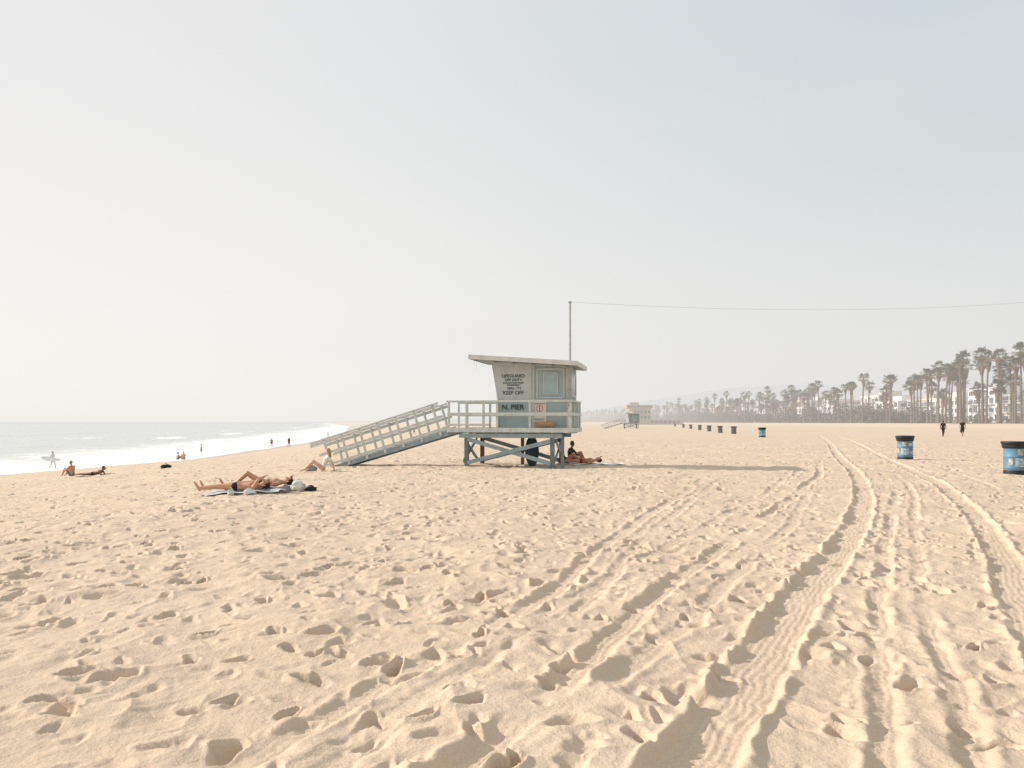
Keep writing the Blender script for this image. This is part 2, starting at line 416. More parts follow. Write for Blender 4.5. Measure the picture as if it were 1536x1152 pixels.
    b.box((2.45,.438,2.53),(2.55,.03,.07),0)
    b.beam((.87,.428,rb(.87)-.03),(3.7,.428,rb(3.7)-.03),.045,.06,0)
    b.beam((1.135,.43,1.48),(1.135,.43,2.49),.045,.07,0)
    b.box((2.62,.437,3.15),(.07,.03,1.12),0); b.box((3.62,.437,3.15),(.07,.03,1.12),0)
    b.box((3.12,.437,3.69),(.93,.03,.07),0); b.box((3.12,.437,2.62),(.93,.03,.06),0)
    b.obj('wall_trim',[M_sign],T,bevel=.003)
    b=MB(); b.prism([(2.84,2.74),(3.42,2.74),(3.42,3.5),(3.36,3.58),(2.90,3.58),(2.84,3.5)],.405,.446,0)
    b.prism([(2.89,2.79),(3.37,2.79),(3.37,3.47),(3.32,3.53),(2.94,3.53),(2.89,3.47)],.398,.43,1)
    b.obj('shuttered_window',[M_sign,M_wall],T)
    b=MB()
    b.box((3.835,1.5,3.1),(.03,1.3,.75),0); 
    for v in(.82,2.18): b.box((3.84,v,3.1),(.05,.06,.86),1)
    b.box((3.84,1.5,3.5),(.05,1.3,.06),1); b.box((3.84,1.5,2.7),(.05,1.3,.06),1)
    b.add([(1.085,.65,2.62),(1.085,2.3,2.62),(.895,2.3,3.75),(.895,.65,3.75)],[(0,1,2,3)],0)
    b.obj('side_windows',[M_glass,M_pale],T)
    b=MB()
    b.box((2.72,.425,2.10),(.50,.012,.74),0)
    n=24; vs=[(2.72+.13*math.cos(2*math.pi*i/n),.416,2.22+.13*math.sin(2*math.pi*i/n)) for i in range(n)]+[(2.72+.11*math.cos(2*math.pi*i/n),.416,2.22+.11*math.sin(2*math.pi*i/n)) for i in range(n)]
    b.add(vs,[(i,(i+1)%n,(i+1)%n+n,i+n) for i in range(n)],1)
    b.box((2.72,.4165,2.40),(.4,.003,.03),1); b.box((2.72,.4165,1.83),(.38,.003,.02),2); b.box((2.72,.4165,1.79),(.34,.003,.015),2)
    b.box((2.72,.4165,2.22),(.03,.003,.16),2)
    b.obj('notice_poster',[M_poster,M_red,M_black],T)
    b=MB(); b.box((2.95,.32,1.63),(.72,.12,.17),0); b.box((2.95,.25,1.63),(.5,.02,.1),0); b.obj('wooden_box',[M_tan],T,bevel=.01)
    def text(nm,s,u,w,size,m=M_black,sx=1):
        c=bpy.data.curves.new(nm,'FONT'); c.body=s; c.size=size; c.align_x='CENTER'; c.align_y='CENTER'; c.extrude=.002; c.offset=.004
        o=bpy.data.objects.new(nm,c); c.materials.append(m); o.location=(u,.419,w); o.rotation_euler=(math.pi/2,0,0); o.scale=(sx,1,1); link(o,T)
    text('text_lifeguard','LIFEGUARD',1.72,3.44,.17); text('text_off_duty','OFF DUTY',1.72,3.29,.14)
    text('text_small','NO SWIMMING BEYOND THIS SIGN',1.72,3.18,.05); text('text_small2','FOR EMERGENCY',1.72,3.10,.06)
    text('text_911','DIAL  911',1.76,2.98,.13); text('text_keep_off','KEEP OFF',1.72,2.81,.19)
    text('text_pier','N. PIER',1.70,2.27,.27)
    b=MB()
    def slab(u0,u1,v0,v1,top,th,mi):
        zt=lambda u:4.20-(u-.2)*.075+top
        vs=[(u,v,zt(u)+dz) for u in(u0,u1) for v in(v0,v1) for dz in(-th,0)]
        b.add(vs,[(0,1,3,2),(4,6,7,5),(0,4,5,1),(2,3,7,6),(0,2,6,4),(1,5,7,3)],mi)
    slab(.22,4.18,-.32,2.68,0,.13,1)
    slab(.18,4.22,-.36,-.322,.015,.17,0); slab(.18,4.22,2.682,2.72,.015,.17,0)
    slab(.18,.217,-.321,2.681,.013,.168,0); slab(4.183,4.22,-.321,2.681,.013,.168,0)
    slab(.24,4.16,-.30,2.66,.02,.018,0)
    for i in range(6): slab(.3+i*.72,.36+i*.72,-.31,.44,-.132,.05,1)
    b.obj('roof',[M_roof,M_blue],T,bevel=.004)
    b=MB()
    for i,(u,l) in enumerate(((.36,.22),(.46,.34),(.58,.16),(.7,.28),(.84,.12))): b.beam((u,-.2,4.03),(u+.01,-.2,4.03-l),.008,.008,0)
    b.obj('hanging_bird_wires',[M_pole],T)
    b=MB(); b.cyl((3.86,.38,1.46),(3.86,.38,6.1),.048,.036,12,0); b.box((3.86,.38,6.13),(.1,.1,.06),0)
    b.box((3.86,.38,2.9),(.14,.14,.05),0); b.box((3.86,.38,3.7),(.14,.14,.05),0)
    b.obj('antenna_pole',[M_pole],T)
    return T
T=tower()
T2=empty('lifeguard_tower',(29.5,207,.0),-math.radians(6))
for c in list(T.children):
    o=bpy.data.objects.new(c.name,c.data); link(o,T2); o.location=c.location; o.rotation_euler=c.rotation_euler; o.scale=c.scale

# overhead wire + pole carrying its far end
b=MB(); tp=Vector((-1.72,29.48,0))+Matrix.Rotation(-math.radians(12),3,'Z')@Vector((3.86,.38,6.12))
end=Vector((40,45,9.9)); pr=None
for i in range(61):
    t=i/60; p=tp.lerp(end,t); p.z-=4*.88*t*(1-t)
    if pr is not None: b.cyl(pr,p,.005,.005,5,0,False)
    pr=p
b.obj('overhead_cable',[mat('cable',(.42,.47,.49),.6,.1)])
b=MB(); b.cyl((40,45.05,-.3),(40,45.05,10.3),.14,.10,12,0); b.box((40,45.05,9.8),(1.6,.1,.12),0); b.cyl((39.4,45.05,9.86),(39.4,45.05,10.),.04,.04,8,0); b.cyl((40.6,45.05,9.86),(40.6,45.05,10.),.04,.04,8,0)
b.obj('utility_pole',[M_tan])

# rescue board under the tower
b=MB(); n=24; pts=[]
for i in range(n):
    t=2*math.pi*i/n; pts.append((.27*math.cos(t),.0,.46+.5*math.sin(t)))
b.prism([(p[0],p[2]) for p in pts],-.05,.05,0); b.prism([(p[0]*.86,.46+(p[2]-.46)*.9) for p in pts],-.075,.07,0)
o=b.obj('rescue_board',[M_rboard],bevel=.02); o.location=(.78,30.4,.02); o.rotation_euler=(math.radians(-6),0,.15); o.scale=(1,1,1.2)
# ------------------------------------------------------------------ bins
M_bb=mat('bin_blue',(.11,.23,.35),.5,.2,3,.002,20,dirt=(.30,.36,.38)); M_bk=mat('bin_black',(.025,.028,.03),.5,.2,4)
M_bl=mat('bin_label',(.42,.42,.32),.6,.5,14); M_bw=mat('bin_label_pale',(.36,.47,.54),.6,.5,14); M_bd=mat('bin_dark',(.05,.055,.05),.6,.25,3,haze=True)
def bin_mesh(kind):
    b=MB()
    body=[(0.0,.0),(.29,.0),(.30,.02),(.30,.18),(.312,.20),(.312,.22),(.30,.24),(.30,.52),(.312,.54),(.312,.56),(.30,.58),(.30,.84),(.315,.86)]
    if kind==0:
        b.lathe(body,32,0)
        b.lathe([(.302,.005),(.306,.02),(.306,.13),(.302,.14)],32,1)
    else: b.lathe(body,24,4)
    rimm=1 if kind==0 else 4
    b.lathe([(.30,.80),(.33,.81),(.345,.86),(.35,.94),(.375,.955),(.375,1.0),(.35,1.02),(.30,1.02),(.29,.98),(.26,.9),(.0,.88)],32,rimm)
    if kind==0:
        def patch(a0,a1,z0,z1,r,mi):
            n=10; vs=[]
            for i in range(n+1):
                t=a0+(a1-a0)*i/n
                vs+=[(r*math.cos(t),r*math.sin(t),z0),(r*math.cos(t),r*math.sin(t),z1)]
            b.add(vs,[(2*i,2*i+2,2*i+3,2*i+1) for i in range(n)],mi)
        patch(-2.3,-1.2,.25,.51,.3045,3); patch(-1.1,-.3,.25,.4,.3045,2); patch(-2.1,-1.5,.60,.78,.3045,2); patch(-1.3,-.6,.6,.72,.3045,3); patch(-2.9,-2.5,.3,.5,.3045,2)
    return b.mesh('bin',[M_bb,M_bk,M_bl,M_bw,M_bd],smooth=True)
bm0,bm1=bin_mesh(0),bin_mesh(1)
for i,(x,y,k) in enumerate(((17.9,35.9,0),(16.45,25.8,0),(27.6,87,0),(31.5,112,1),(33,125,1),(35,140,1),(39.3,165,1),(44.2,195,1),(50,230,1),(62,300,1))):
    o=bpy.data.objects.new('trash_barrel',bm0 if k==0 else bm1); o.location=(x,y,-.03); o.rotation_euler=(random.uniform(-.03,.03),random.uniform(-.03,.03),i*.5-.3); o.scale=(1.08,1.08,1.08) if y<40 else (1.2,1.2,1.1); link(o)

# ------------------------------------------------------------------ people
SK1=mat('skin_tanned',(.54,.29,.18),.5,.08,8); SK2=mat('skin_fair',(.62,.41,.30),.5,.08,8); SK3=mat('skin_brown',(.30,.15,.09),.5,.08)
HB=mat('hair_dark',(.03,.022,.018),.7,.3,30); HL=mat('hair_blond',(.36,.24,.13),.7,.2,30); C_BK=mat('cloth_black',(.02,.02,.025),.8,.2)
C_WH=mat('cloth_white',(.7,.69,.67),.8,.06); C_RD=mat('cloth_red',(.32,.06,.05),.8,.15); C_BL=mat('cloth_blue',(.08,.14,.25),.8,.15); C_GY=mat('cloth_grey',(.25,.25,.26),.8,.15); C_PK=mat('cloth_peach',(.62,.38,.30),.8,.1)
EYE=mat('eye',(.02,.015,.01),.2,0); LIP=mat('lips',(.38,.12,.09),.5,.05)
V=Vector
def capsule(mb,p0,p1,r0,r1,n=12):
    p0=V(p0);p1=V(p1);a=(p1-p0); L=a.length; a=a.normalized() if L>1e-6 else V((0,0,1))
    u=a.orthogonal().normalized(); w=a.cross(u); vs=[];rings=[]
    for k in range(4): t=-math.pi/2+ (k+.35)*math.pi/2/4; rings.append((p0+a*math.sin(t)*r0,math.cos(t)*r0))
    rings.append((p0,r0)); rings.append((p1,r1))
    for k in range(4): t=(k+.65)*math.pi/2/4; rings.append((p1+a*math.sin(t)*r1,math.cos(t)*r1))
    for c,r in rings:
        for i in range(n):
            t=2*math.pi*i/n; vs.append(c+(u*math.cos(t)+w*math.sin(t))*r)
    m=len(rings)
    fs=[(j*n+i,j*n+(i+1)%n,(j+1)*n+(i+1)%n,(j+1)*n+i) for j in range(m-1) for i in range(n)]
    fs+=[tuple(range(n-1,-1,-1)),tuple(range((m-1)*n,m*n))]
    mb.add(vs,fs,0)
def ellip(mb,c,M,n=14):
    vs=[];fs=[];m=10
    for j in range(1,m):
        ph=math.pi*j/m
        for i in range(n):
            t=2*math.pi*i/n; vs.append(V(c)+M@V((math.sin(ph)*math.cos(t),math.sin(ph)*math.sin(t),math.cos(ph))))
    for j in range(m-2):
        for i in range(n): fs.append((j*n+i,(j+1)*n+i,(j+1)*n+(i+1)%n,j*n+(i+1)%n))
    fs+=[tuple(range(n)),tuple(range((m-1)*n-1,(m-2)*n-1,-1))]
    mb.add(vs,fs,0)
def person(name,J,face,top,loc,rz,skin,hair,shirt=None,pants=None,legs=None,shoe=None,long_hair=False,sleeve=False,voxel=.012,scale=1.,bikini=False,dress=False):
    mats=[skin,hair,shirt or skin,pants or skin,legs or skin,shoe or skin,EYE,LIP]
    mb=MB(); prims=[]
    def cap(p0,p1,r0,r1,mi): capsule(mb,p0,p1,r0,r1); prims.append(('c',np.array(p0,float),np.array(p1,float),r0,r1,mi))
    def ell(c,M,mi):
        ellip(mb,c,M); prims.append(('e',np.array(c,float),np.array(M.inverted()),min(M.col[0].length,M.col[1].length,M.col[2].length),0,mi))
    g={k:V(v) for k,v in J.items()}
    sd=(g['hL']-g['hR']).normalized(); ss=(g['sL']-g['sR']).normalized()
    tm=2; wst=g['pel'].lerp(g['che'],.45)
    lowm=0 if bikini else tm
    for s in(1,-1):
        cap(g['pel']+sd*.075*s,wst+sd*.055*s,.10,.088,lowm)
        cap(wst+sd*.055*s,g['che']+ss*.085*s,.088,.105,lowm)
    cap(g['hL'],g['hR'],.105,.105,3)
    cap(g['pel'],g['pel'].lerp(wst,.35),.11,.1,3)
    cap(g['che']+ss*.08,g['che']-ss*.08,.108,.108,tm)
    cap(g['sL'],g['sR'],.06,.06,0 if bikini else tm)
    cap(g['che'],g['nek'],.09,.055,0 if bikini else tm)
    up=V(top).normalized(); f=(V(face)-up*V(face).dot(up)).normalized(); r=f.cross(up).normalized()
    hd=g['hed']
    cap(g['nek'],hd-up*.05-f*.015,.053,.05,0)
    R=Matrix((r,f,up)).transposed()
    ell(hd,R@Matrix.Diagonal((.074,.092,.112)),0)
    ell(hd-up*.055+f*.025,R@Matrix.Diagonal((.052,.06,.06)),0)
    ell(hd+up*.025-f*.022,R@Matrix.Diagonal((.083,.092,.105)),1)
    if long_hair: cap(hd-f*.06,hd-f*.10-up*.20,.07,.045,1)
    cap(hd+f*.088+up*.005,hd+f*.108-up*.03,.010,.016,0)
    for s in(1,-1):
        cap(hd+r*s*.076-up*.02,hd+r*s*.08+up*.015,.013,.016,0)
        ell(hd+r*s*.031+f*.081+up*.008,R@Matrix.Diagonal((.013,.010,.008)),6)
    ell(hd-up*.062+f*.083,R@Matrix.Diagonal((.024,.008,.008)),7)
    for s in 'LR':
        sh,el,wr=g['s'+s],g['e'+s],g['w'+s]
        cap(sh,sh.lerp(el,.5),.053,.045,2 if sleeve or (shirt and not bikini) else 0)
        cap(sh.lerp(el,.5),el,.045,.038,2 if sleeve else 0); cap(el,el.lerp(wr,.35),.038,.037,2 if sleeve else 0); cap(el.lerp(wr,.35),wr,.037,.026,2 if sleeve else 0)
        a=(wr-el).normalized(); n=a.cross(V((0,0,1)))
        n=n.normalized() if n.length>.1 else V((1,0,0)); q=a.cross(n).normalized()
        for k in range(4):
            o_=n*(-.027+.018*k); cap(wr+a*.01+o_*.5,wr+a*.085+o_,.016,.013,0)
            L=(.062,.074,.07,.054)[k]; p1=wr+a*.085+o_; p2=p1+a*L*.55+q*L*.12; p3=p2+a*L*.4+q*L*.3
            cap(p1,p2,.0095,.0088,0); cap(p2,p3,.0088,.0075,0)
        p1=wr+a*.03+n*-.02*1; p2=p1+a*.035-n*.035; p3=p2+a*.032-n*.006+q*.01
        cap(p1,p2,.013,.011,0); cap(p2,p3,.011,.009,0)
        hp,kn,an,to=g['h'+s],g['k'+s],g['a'+s],g['t'+s]
        cap(hp,hp.lerp(kn,.45),.093,.076,0 if bikini else 3); cap(hp.lerp(kn,.45),kn,.076,.056,4); cap(kn,kn.lerp(an,.3),.054,.056,4); cap(kn.lerp(an,.3),an,.056,.037,4)
        hl=an-(to-an).normalized()*.045
        cap(an,hl.lerp(an,.3),.037,.033,5); cap(hl,to,.033,.03,5); cap(an,to,.036,.026,5); 
        cap(to,to+(to-an).normalized()*.05,.028,.02,5)
    if dress: cap(g['pel'],g['kL'].lerp(g['kR'],.5)+V((0,0,.08)),.15,.2,3)
    me=mb.mesh('tmp',[]); o=bpy.data.objects.new('tmp',me); COL.objects.link(o)
    md=o.modifiers.new('r','REMESH'); md.mode='VOXEL'; md.voxel_size=voxel; md.use_smooth_shade=True
    sm=o.modifiers.new('s','SMOOTH'); sm.iterations=2; sm.factor=.5
    dg=bpy.context.evaluated_depsgraph_get(); dg.update()
    nm=bpy.data.meshes.new_from_object(o.evaluated_get(dg)); bpy.data.objects.remove(o)
    npf=len(nm.polygons); cen=np.empty(npf*3,np.float32); nm.polygons.foreach_get('center',cen); cen=cen.reshape(-1,3)
    best=np.full(npf,1e9); bi=np.zeros(npf,np.int32)
    for p in prims:
        if p[0]=='c':
            a=p[2]-p[1]; L2=max(a@a,1e-9); t=np.clip(((cen-p[1])@a)/L2,0,1)
            dd=np.linalg.norm(cen-(p[1]+t[:,None]*a),axis=1)-(p[3]+(p[4]-p[3])*t)
        else: dd=(np.linalg.norm((cen-p[1])@p[2].T,axis=1)-1)*p[3]
        if p[5] in(6,7): dd=dd-.004
        k=dd<best; best[k]=dd[k]; bi[k]=p[5]
    nm.materials.clear()
    for m in mats: nm.materials.append(m)
    nm.polygons.foreach_set('material_index',bi); nm.polygons.foreach_set('use_smooth',[True]*npf); nm.update(); nm.name=name
    ob=bpy.data.objects.new(name,nm); ob.location=loc; ob.rotation_euler=(0,0,rz); ob.scale=(scale,)*3; link(ob); return ob
def mir(d):
    o=dict(d)
    for k in list(d):
        if len(k)==2 and k[1]=='L' and k[0]+'R' not in d: x,y,z=d[k]; o[k[0]+'R']=(-x,y,z)
    return o
STAND=mir(dict(pel=(0,0,.95),che=(0,0,1.30),nek=(0,.01,1.47),hed=(0,-.02,1.63),sL=(.18,0,1.41),eL=(.24,.03,1.13),wL=(.25,-.06,.88),hL=(.09,0,.92),kL=(.10,-.02,.50),aL=(.10,.02,.08),tL=(.12,-.13,.035)))
WALK=dict(STAND); WALK.update(kL=(.09,-.20,.52),aL=(.09,-.26,.09),tL=(.10,-.41,.05),kR=(-.09,.06,.50),aR=(-.09,.34,.15),tR=(-.09,.26,.03),eL=(.23,.15,1.15),wL=(.22,.10,.9),eR=(-.23,-.10,1.14),wR=(-.2,-.28,.98))
SIT=mir(dict(pel=(0,0,.12),che=(0,-.02,.47),nek=(0,-.06,.63),hed=(0,-.10,.79),sL=(.17,-.03,.57),eL=(.23,-.22,.38),wL=(.10,-.42,.36),hL=(.1,-.02,.12),kL=(.13,-.40,.44),aL=(.12,-.60,.09),tL=(.12,-.73,.04)))
SITBACK=mir(dict(pel=(0,0,.12),che=(0,.14,.44),nek=(0,.19,.59),hed=(0,.18,.75),sL=(.18,.19,.53),eL=(.25,.36,.29),wL=(.22,.42,.06),hL=(.1,-.02,.12),kL=(.13,-.36,.38),aL=(.12,-.66,.09),tL=(.12,-.79,.04)))
LIEB=dict(pel=(0,0,.12),che=(.36,0,.13),nek=(.53,0,.14),hed=(.68,0,.16),sL=(.46,.18,.12),sR=(.46,-.18,.12),eL=(.70,.30,.20),wL=(.74,.08,.27),eR=(.28,-.30,.08),wR=(.10,-.22,.22),
 hL=(-.02,.1,.12),hR=(-.02,-.1,.12),kL=(-.36,.12,.36),aL=(-.66,.12,.09),tL=(-.79,.12,.04),kR=(-.45,-.12,.12),aR=(-.88,-.12,.08),tR=(-.95,-.14,.2))
LIEF=dict(pel=(0,0,.12),che=(.34,0,.20),nek=(.48,0,.31),hed=(.58,0,.42),sL=(.42,.18,.25),sR=(.42,-.18,.25),eL=(.52,.22,.05),wL=(.74,.12,.06),eR=(.52,-.22,.05),wR=(.74,-.12,.06),
 hL=(-.02,.1,.11),hR=(-.02,-.1,.11),kL=(-.45,.12,.08),aL=(-.86,.13,.08),tL=(-.99,.14,.04),kR=(-.45,-.12,.08),aR=(-.86,-.11,.08),tR=(-.99,-.10,.04))
def P(x,y,dz=0.): return (x,y,zg(x,y)+dz)
LIEA=dict(LIEB); LIEA.update(kL=(-.45,.12,.12),aL=(-.86,.16,.08),tL=(-.93,.18,.2),eR=(.60,-.28,.30),wR=(.68,-.06,.36))
person('sunbather',LIEA,(0.1,-.2,1),(1,0,.1),P(-6.75,19.35,.05),.04,SK1,HB,None,C_BK,bikini=True,voxel=.009)
person('sunbather',LIEB,(.3,-.1,1),(1,0,.25),P(-6.35,19.95,.07),.10,SK1,HB,None,C_BK,bikini=True,voxel=.009)
person('sunbather',LIEB,(0,0,1),(1,0,.1),(2.75,31.2,.05),-.1,SK1,HB,None,C_RD,bikini=True,voxel=.01)
person('seated_person',SIT,(1,-.6,-.1),(0,0,1),(2.35,31.9,.03),1.2,SK3,HB,C_BK,C_RD,voxel=.01,sleeve=True)
person('seated_person',SITBACK,(-.3,-1,0),(0,0,1),P(-6.62,27.6,.03),-1.35,SK2,HL,C_WH,C_PK,voxel=.01,long_hair=True,scale=.92)
person('seated_person',SIT,(0,-1,0),(0,0,1),P(-25.1,45,.04),-1.9,SK1,HL,None,C_BL,voxel=.014)
person('sunbather',LIEF,(1,0,0),(0,0,1),P(-23.6,44.5,.02),.0,SK3,HB,C_BK,C_BK,bikini=True,voxel=.014)
person('seated_person',SIT,(0,-1,0),(0,0,1),P(-42.0,99,.04),2.6,SK1,HB,None,C_BL,voxel=.02,scale=1.1)
person('seated_person',SIT,(0,-1,0),(0,0,1),P(-41.2,99,.04),-2.6,SK2,HL,C_PK,C_GY,voxel=.02,scale=1.1)
surf=dict(WALK); surf.update(eR=(-.30,.05,1.14),wR=(-.30,-.08,.92))
person('surfer',surf,(0,-1,0),(0,0,1),(-46.0,79.0,SEA+.0),1.2,SK2,HB,C_WH,C_BK,None,voxel=.016)
person('walking_person',WALK,(0,-1,0),(0,0,1),(49.2,90,.0),2.4,SK3,HB,C_BK,C_BK,C_BK,C_BK,sleeve=True,voxel=.016,scale=1.07)
person('walking_person',WALK,(0,-1,0),(0,0,1),(51.4,90,.0),-.8,SK1,HB,C_BK,C_BK,voxel=.016,scale=1.12,dress=True,long_hair=True)
person('standing_person',WALK,(0,-1,0),(0,0,1),P(-37.9,134),.6,SK3,HB,C_RD,C_BK,C_BK,voxel=.02)
person('standing_person',STAND,(0,-1,0),(0,0,1),P(-44.5,146),.4,SK1,HB,C_GY,C_BK,voxel=.02)
person('standing_person',STAND,(0,-1,0),(0,0,1),P(-46.5,118),2.4,SK1,HB,None,C_BL,voxel=.02)
person('standing_person',WALK,(0,-1,0),(0,0,1),P(-20.5,165),1.4,SK1,HB,C_GY,C_BK,voxel=.02)
person('standing_person',WALK,(0,-1,0),(0,0,1),P(-17.5,165),1.4,SK2,HB,C_WH,C_BL,voxel=.02)
person('standing_person',STAND,(0,-1,0),(0,0,1),P(-56,240),1.4,SK1,HB,C_BK,C_BK,voxel=.03)
# surfboard
b=MB(); n=18; L=1.95; prof=[]
for sgn in(1,-1):
    for i in range(n+1):
        t=i/n if sgn>0 else 1-i/n; w=.23*(math.sin(math.pi*min(1,t**.8))**.6) if 0<t<1 else 0
        prof.append(((t-.5)*L,.05*(2*t-1)**2+sgn*w))
b.prism(prof,-.03,.03,0)
so=b.obj('surfboard',[C_WH],bevel=.02); so.location=(-45.95,78.6,SEA+1.0); so.rotation_euler=(.1,math.radians(8),.15)
# ------------------------------------------------------------------ towels / bags
def towel(name,loc,sx,sy,rz,m):
    n=24; u=np.linspace(-.5,.5,n); A,B=np.meshgrid(u*sx,u*sy)
    zz=.04+.02*np.sin(A*9+B*5)+.012*np.sin(B*17)
    c,s=math.cos(rz),math.sin(rz); Xw=loc[0]+A*c-B*s; Yw=loc[1]+A*s+B*c
    return grid_mesh(name,Xw,Yw,zb(Xw,Yw)+zz+.01,[m])
C_TW=mat('towel_pale',(.55,.58,.60),.9,.1,20); C_TB=mat('towel_dark',(.10,.11,.13),.9,.2,20)
towel('beach_towel',(-6.6,19.4),1.9,.8,.04,C_TW); towel('beach_towel',(-6.4,20.),1.9,.8,.1,C_TB)
towel('beach_towel',(3.1,31.2),2.6,1.0,-.1,C_WH); towel('beach_towel',(-23.5,44.5),1.9,.8,0,C_TB)
def bag(name,loc,d,m,rz=0):
    T_=bpy.data.meshes.new(name); bm=bmesh.new(); bmesh.ops.create_icosphere(bm,subdivisions=4,radius=1)
    for v in bm.verts:
        p=v.co; k=1+.13*math.sin(p.x*4+p.y*3+loc[0]*3)+.10*math.sin(p.z*6+p.y*5)+.05*math.sin(p.x*13)*math.sin(p.z*11)
        v.co=V((math.copysign(abs(p.x)**.8,p.x)*d[0],math.copysign(abs(p.y)**.8,p.y)*d[1],max(-.5,p.z)*d[2]))*k
    for s in(-1,1):
        ring=[]
        for i in range(9):
            t=math.pi*i/8; c=V((math.cos(t)*d[0]*.4,s*d[1]*.3,d[2]*(.8+.5*math.sin(t))))
            ring.append([bm.verts.new(c+V((0,.012*math.cos(a),.012*math.sin(a)))) for a in (0,1.57,3.14,4.71)])
        for i in range(8):
            for j in range(4): bm.faces.new((ring[i][j],ring[i][(j+1)%4],ring[i+1][(j+1)%4],ring[i+1][j]))
    bm.to_mesh(T_); bm.free(); T_.materials.append(m); T_.polygons.foreach_set('use_smooth',[True]*len(T_.polygons))
    o=bpy.data.objects.new(name,T_); o.location=loc; o.rotation_euler=(0,0,rz); link(o)
bag('beach_bag',P(-5.35,19.7,.1),(.17,.12,.15),C_WH,.3); bag('beach_bag',P(-5.55,19.35,.06),(.11,.09,.10),C_GY,-.4)
bag('beach_bag',P(-5.0,19.6,.05),(.15,.10,.07),C_BK,.9); bag('beach_bag',P(-6.72,18.85,.04),(.07,.07,.10),C_TW,.2); bag('beach_bag',P(-6.3,18.9,.04),(.15,.10,.07),C_WH,.9)
bag('beach_bag',(2.05,31.6,.12),(.2,.15,.2),C_BK,.3); bag('beach_bag',P(-21.5,49,.08),(.28,.2,.16),C_BK,.3); bag('beach_bag',P(-7.3,28.6,.08),(.2,.15,.16),C_GY,.3)
# ------------------------------------------------------------------ palms
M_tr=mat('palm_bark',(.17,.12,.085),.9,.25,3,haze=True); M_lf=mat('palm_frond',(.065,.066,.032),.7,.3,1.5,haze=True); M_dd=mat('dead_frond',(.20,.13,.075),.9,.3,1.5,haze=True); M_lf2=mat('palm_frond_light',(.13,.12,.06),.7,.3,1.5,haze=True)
def palm_mesh(hh,seed):
    rd=random.Random(seed); b=MB()
    lean=V((rd.uniform(-.6,.6),rd.uniform(-.6,.6),0)); pr=V((0,0,-.3)); n=9
    for i in range(n):
        t=(i+1)/n; p=V((lean.x*t*t,lean.y*t*t,hh*t)); r0=.36*(1-.45*(i/n))+(.12 if i==0 else 0); r1=.36*(1-.45*t)
        b.cyl(pr,p,r0,r1,8,0,False); pr=p
    top=pr; nf=rd.randint(42,60)
    for i in range(nf):
        az=rd.uniform(0,6.28); el=rd.uniform(-.75,1.35); dead=el<-.25
        L=rd.uniform(1.1,2.15)*(1.0 if el>-.2 else .85)
        d=V((math.cos(az)*math.cos(el),math.sin(az)*math.cos(el),math.sin(el)))
        st=top+V((0,0,rd.uniform(-.3,.2))); e=st+d*L
        side=d.cross(V((0,0,1))).normalized(); upv=side.cross(d)
        mi=2 if dead else (1 if rd.random()<.65 else 3)
        b.add([st+side*.03,st-side*.03,e],[(0,1,2)],mi)
        R=rd.uniform(.8,1.3)
        nb=9
        for k in range(nb):
            a=(k/(nb-1)-.5)*3.4
            dr=d*math.cos(a)+side*math.sin(a); tip=e+dr*R+V((0,0,-R*.4*abs(math.sin(a))-.15*R)) + upv*.1
            w=(side*math.cos(a)-d*math.sin(a))*.085
            mid=e+dr*R*.5+upv*.06
            b.add([e,mid-w,tip,mid+w],[(0,1,2,3)],mi)
    sk=rd.uniform(.8,3.4)
    for i in range(int(32*sk)):
        az=rd.uniform(0,6.28); z=-rd.random()*sk-.2; rr=.95*(1-.55*(-z/ (sk+.2)))
        c=top+V((0,0,z)); d=V((math.cos(az),math.sin(az),0)); s_=V((-d.y,d.x,0))
        b.add([c+d*.15,c+d*rr+s_*.18+V((0,0,-.3)),c+d*rr*.8+V((0,0,-1.1)),c+d*rr-s_*.18+V((0,0,-.3))],[(0,1,2,3)],2)
    return b.mesh('palm',[M_tr,M_lf,M_dd,M_lf2])
PM=[(hh,palm_mesh(hh,s)) for s,hh in enumerate((20.3,19.2,18.2,17,15.5,13,10,17.6,7.5))]
spots=[(146,226,0),(142,238,0),(141,217,7),(143,232,1),(148,246,1),(145,255,1),(150,262,0),(146,270,2),(152,268,3),(147,279,2),(151,284,5),(149,290,3),(144,243,6),(147,258,5),(150,275,6),(153,300,4),
 (150,313,3),(153,318,2),(152,342,2),(148,344,3),(155,358,2),(155,380,3),(151,388,7),(157,396,4),(154,372,5),(158,423,4),(155,430,3),(152,410,5),(160,445,4),(141,228,6),(150,236,5),(146,222,8),(155,250,4),(158,284,2),(156,330,6),(148,262,3),(144,262,2),(152,240,2),
 (149,250,0),(153,256,2),(147,265,4),(156,272,1),(150,296,5),(143,224,3),(149,229,2),(158,305,3),(154,324,5),(158,350,4),(157,366,3),(160,378,2),(153,402,3),(159,414,2),(156,438,3),(161,400,5),(159,388,6),(145,275,7),(152,282,1),(140,212,2),(145,234,4)]
for (x,y,k) in spots:
    o=bpy.data.objects.new('palm_tree',PM[k][1]); o.location=(x,y,1.2); o.rotation_euler=(0,0,random.random()*6.28); s=random.uniform(.9,1.08); q=random.uniform(.95,1.15); o.scale=(s*q,s*q,s); link(o)
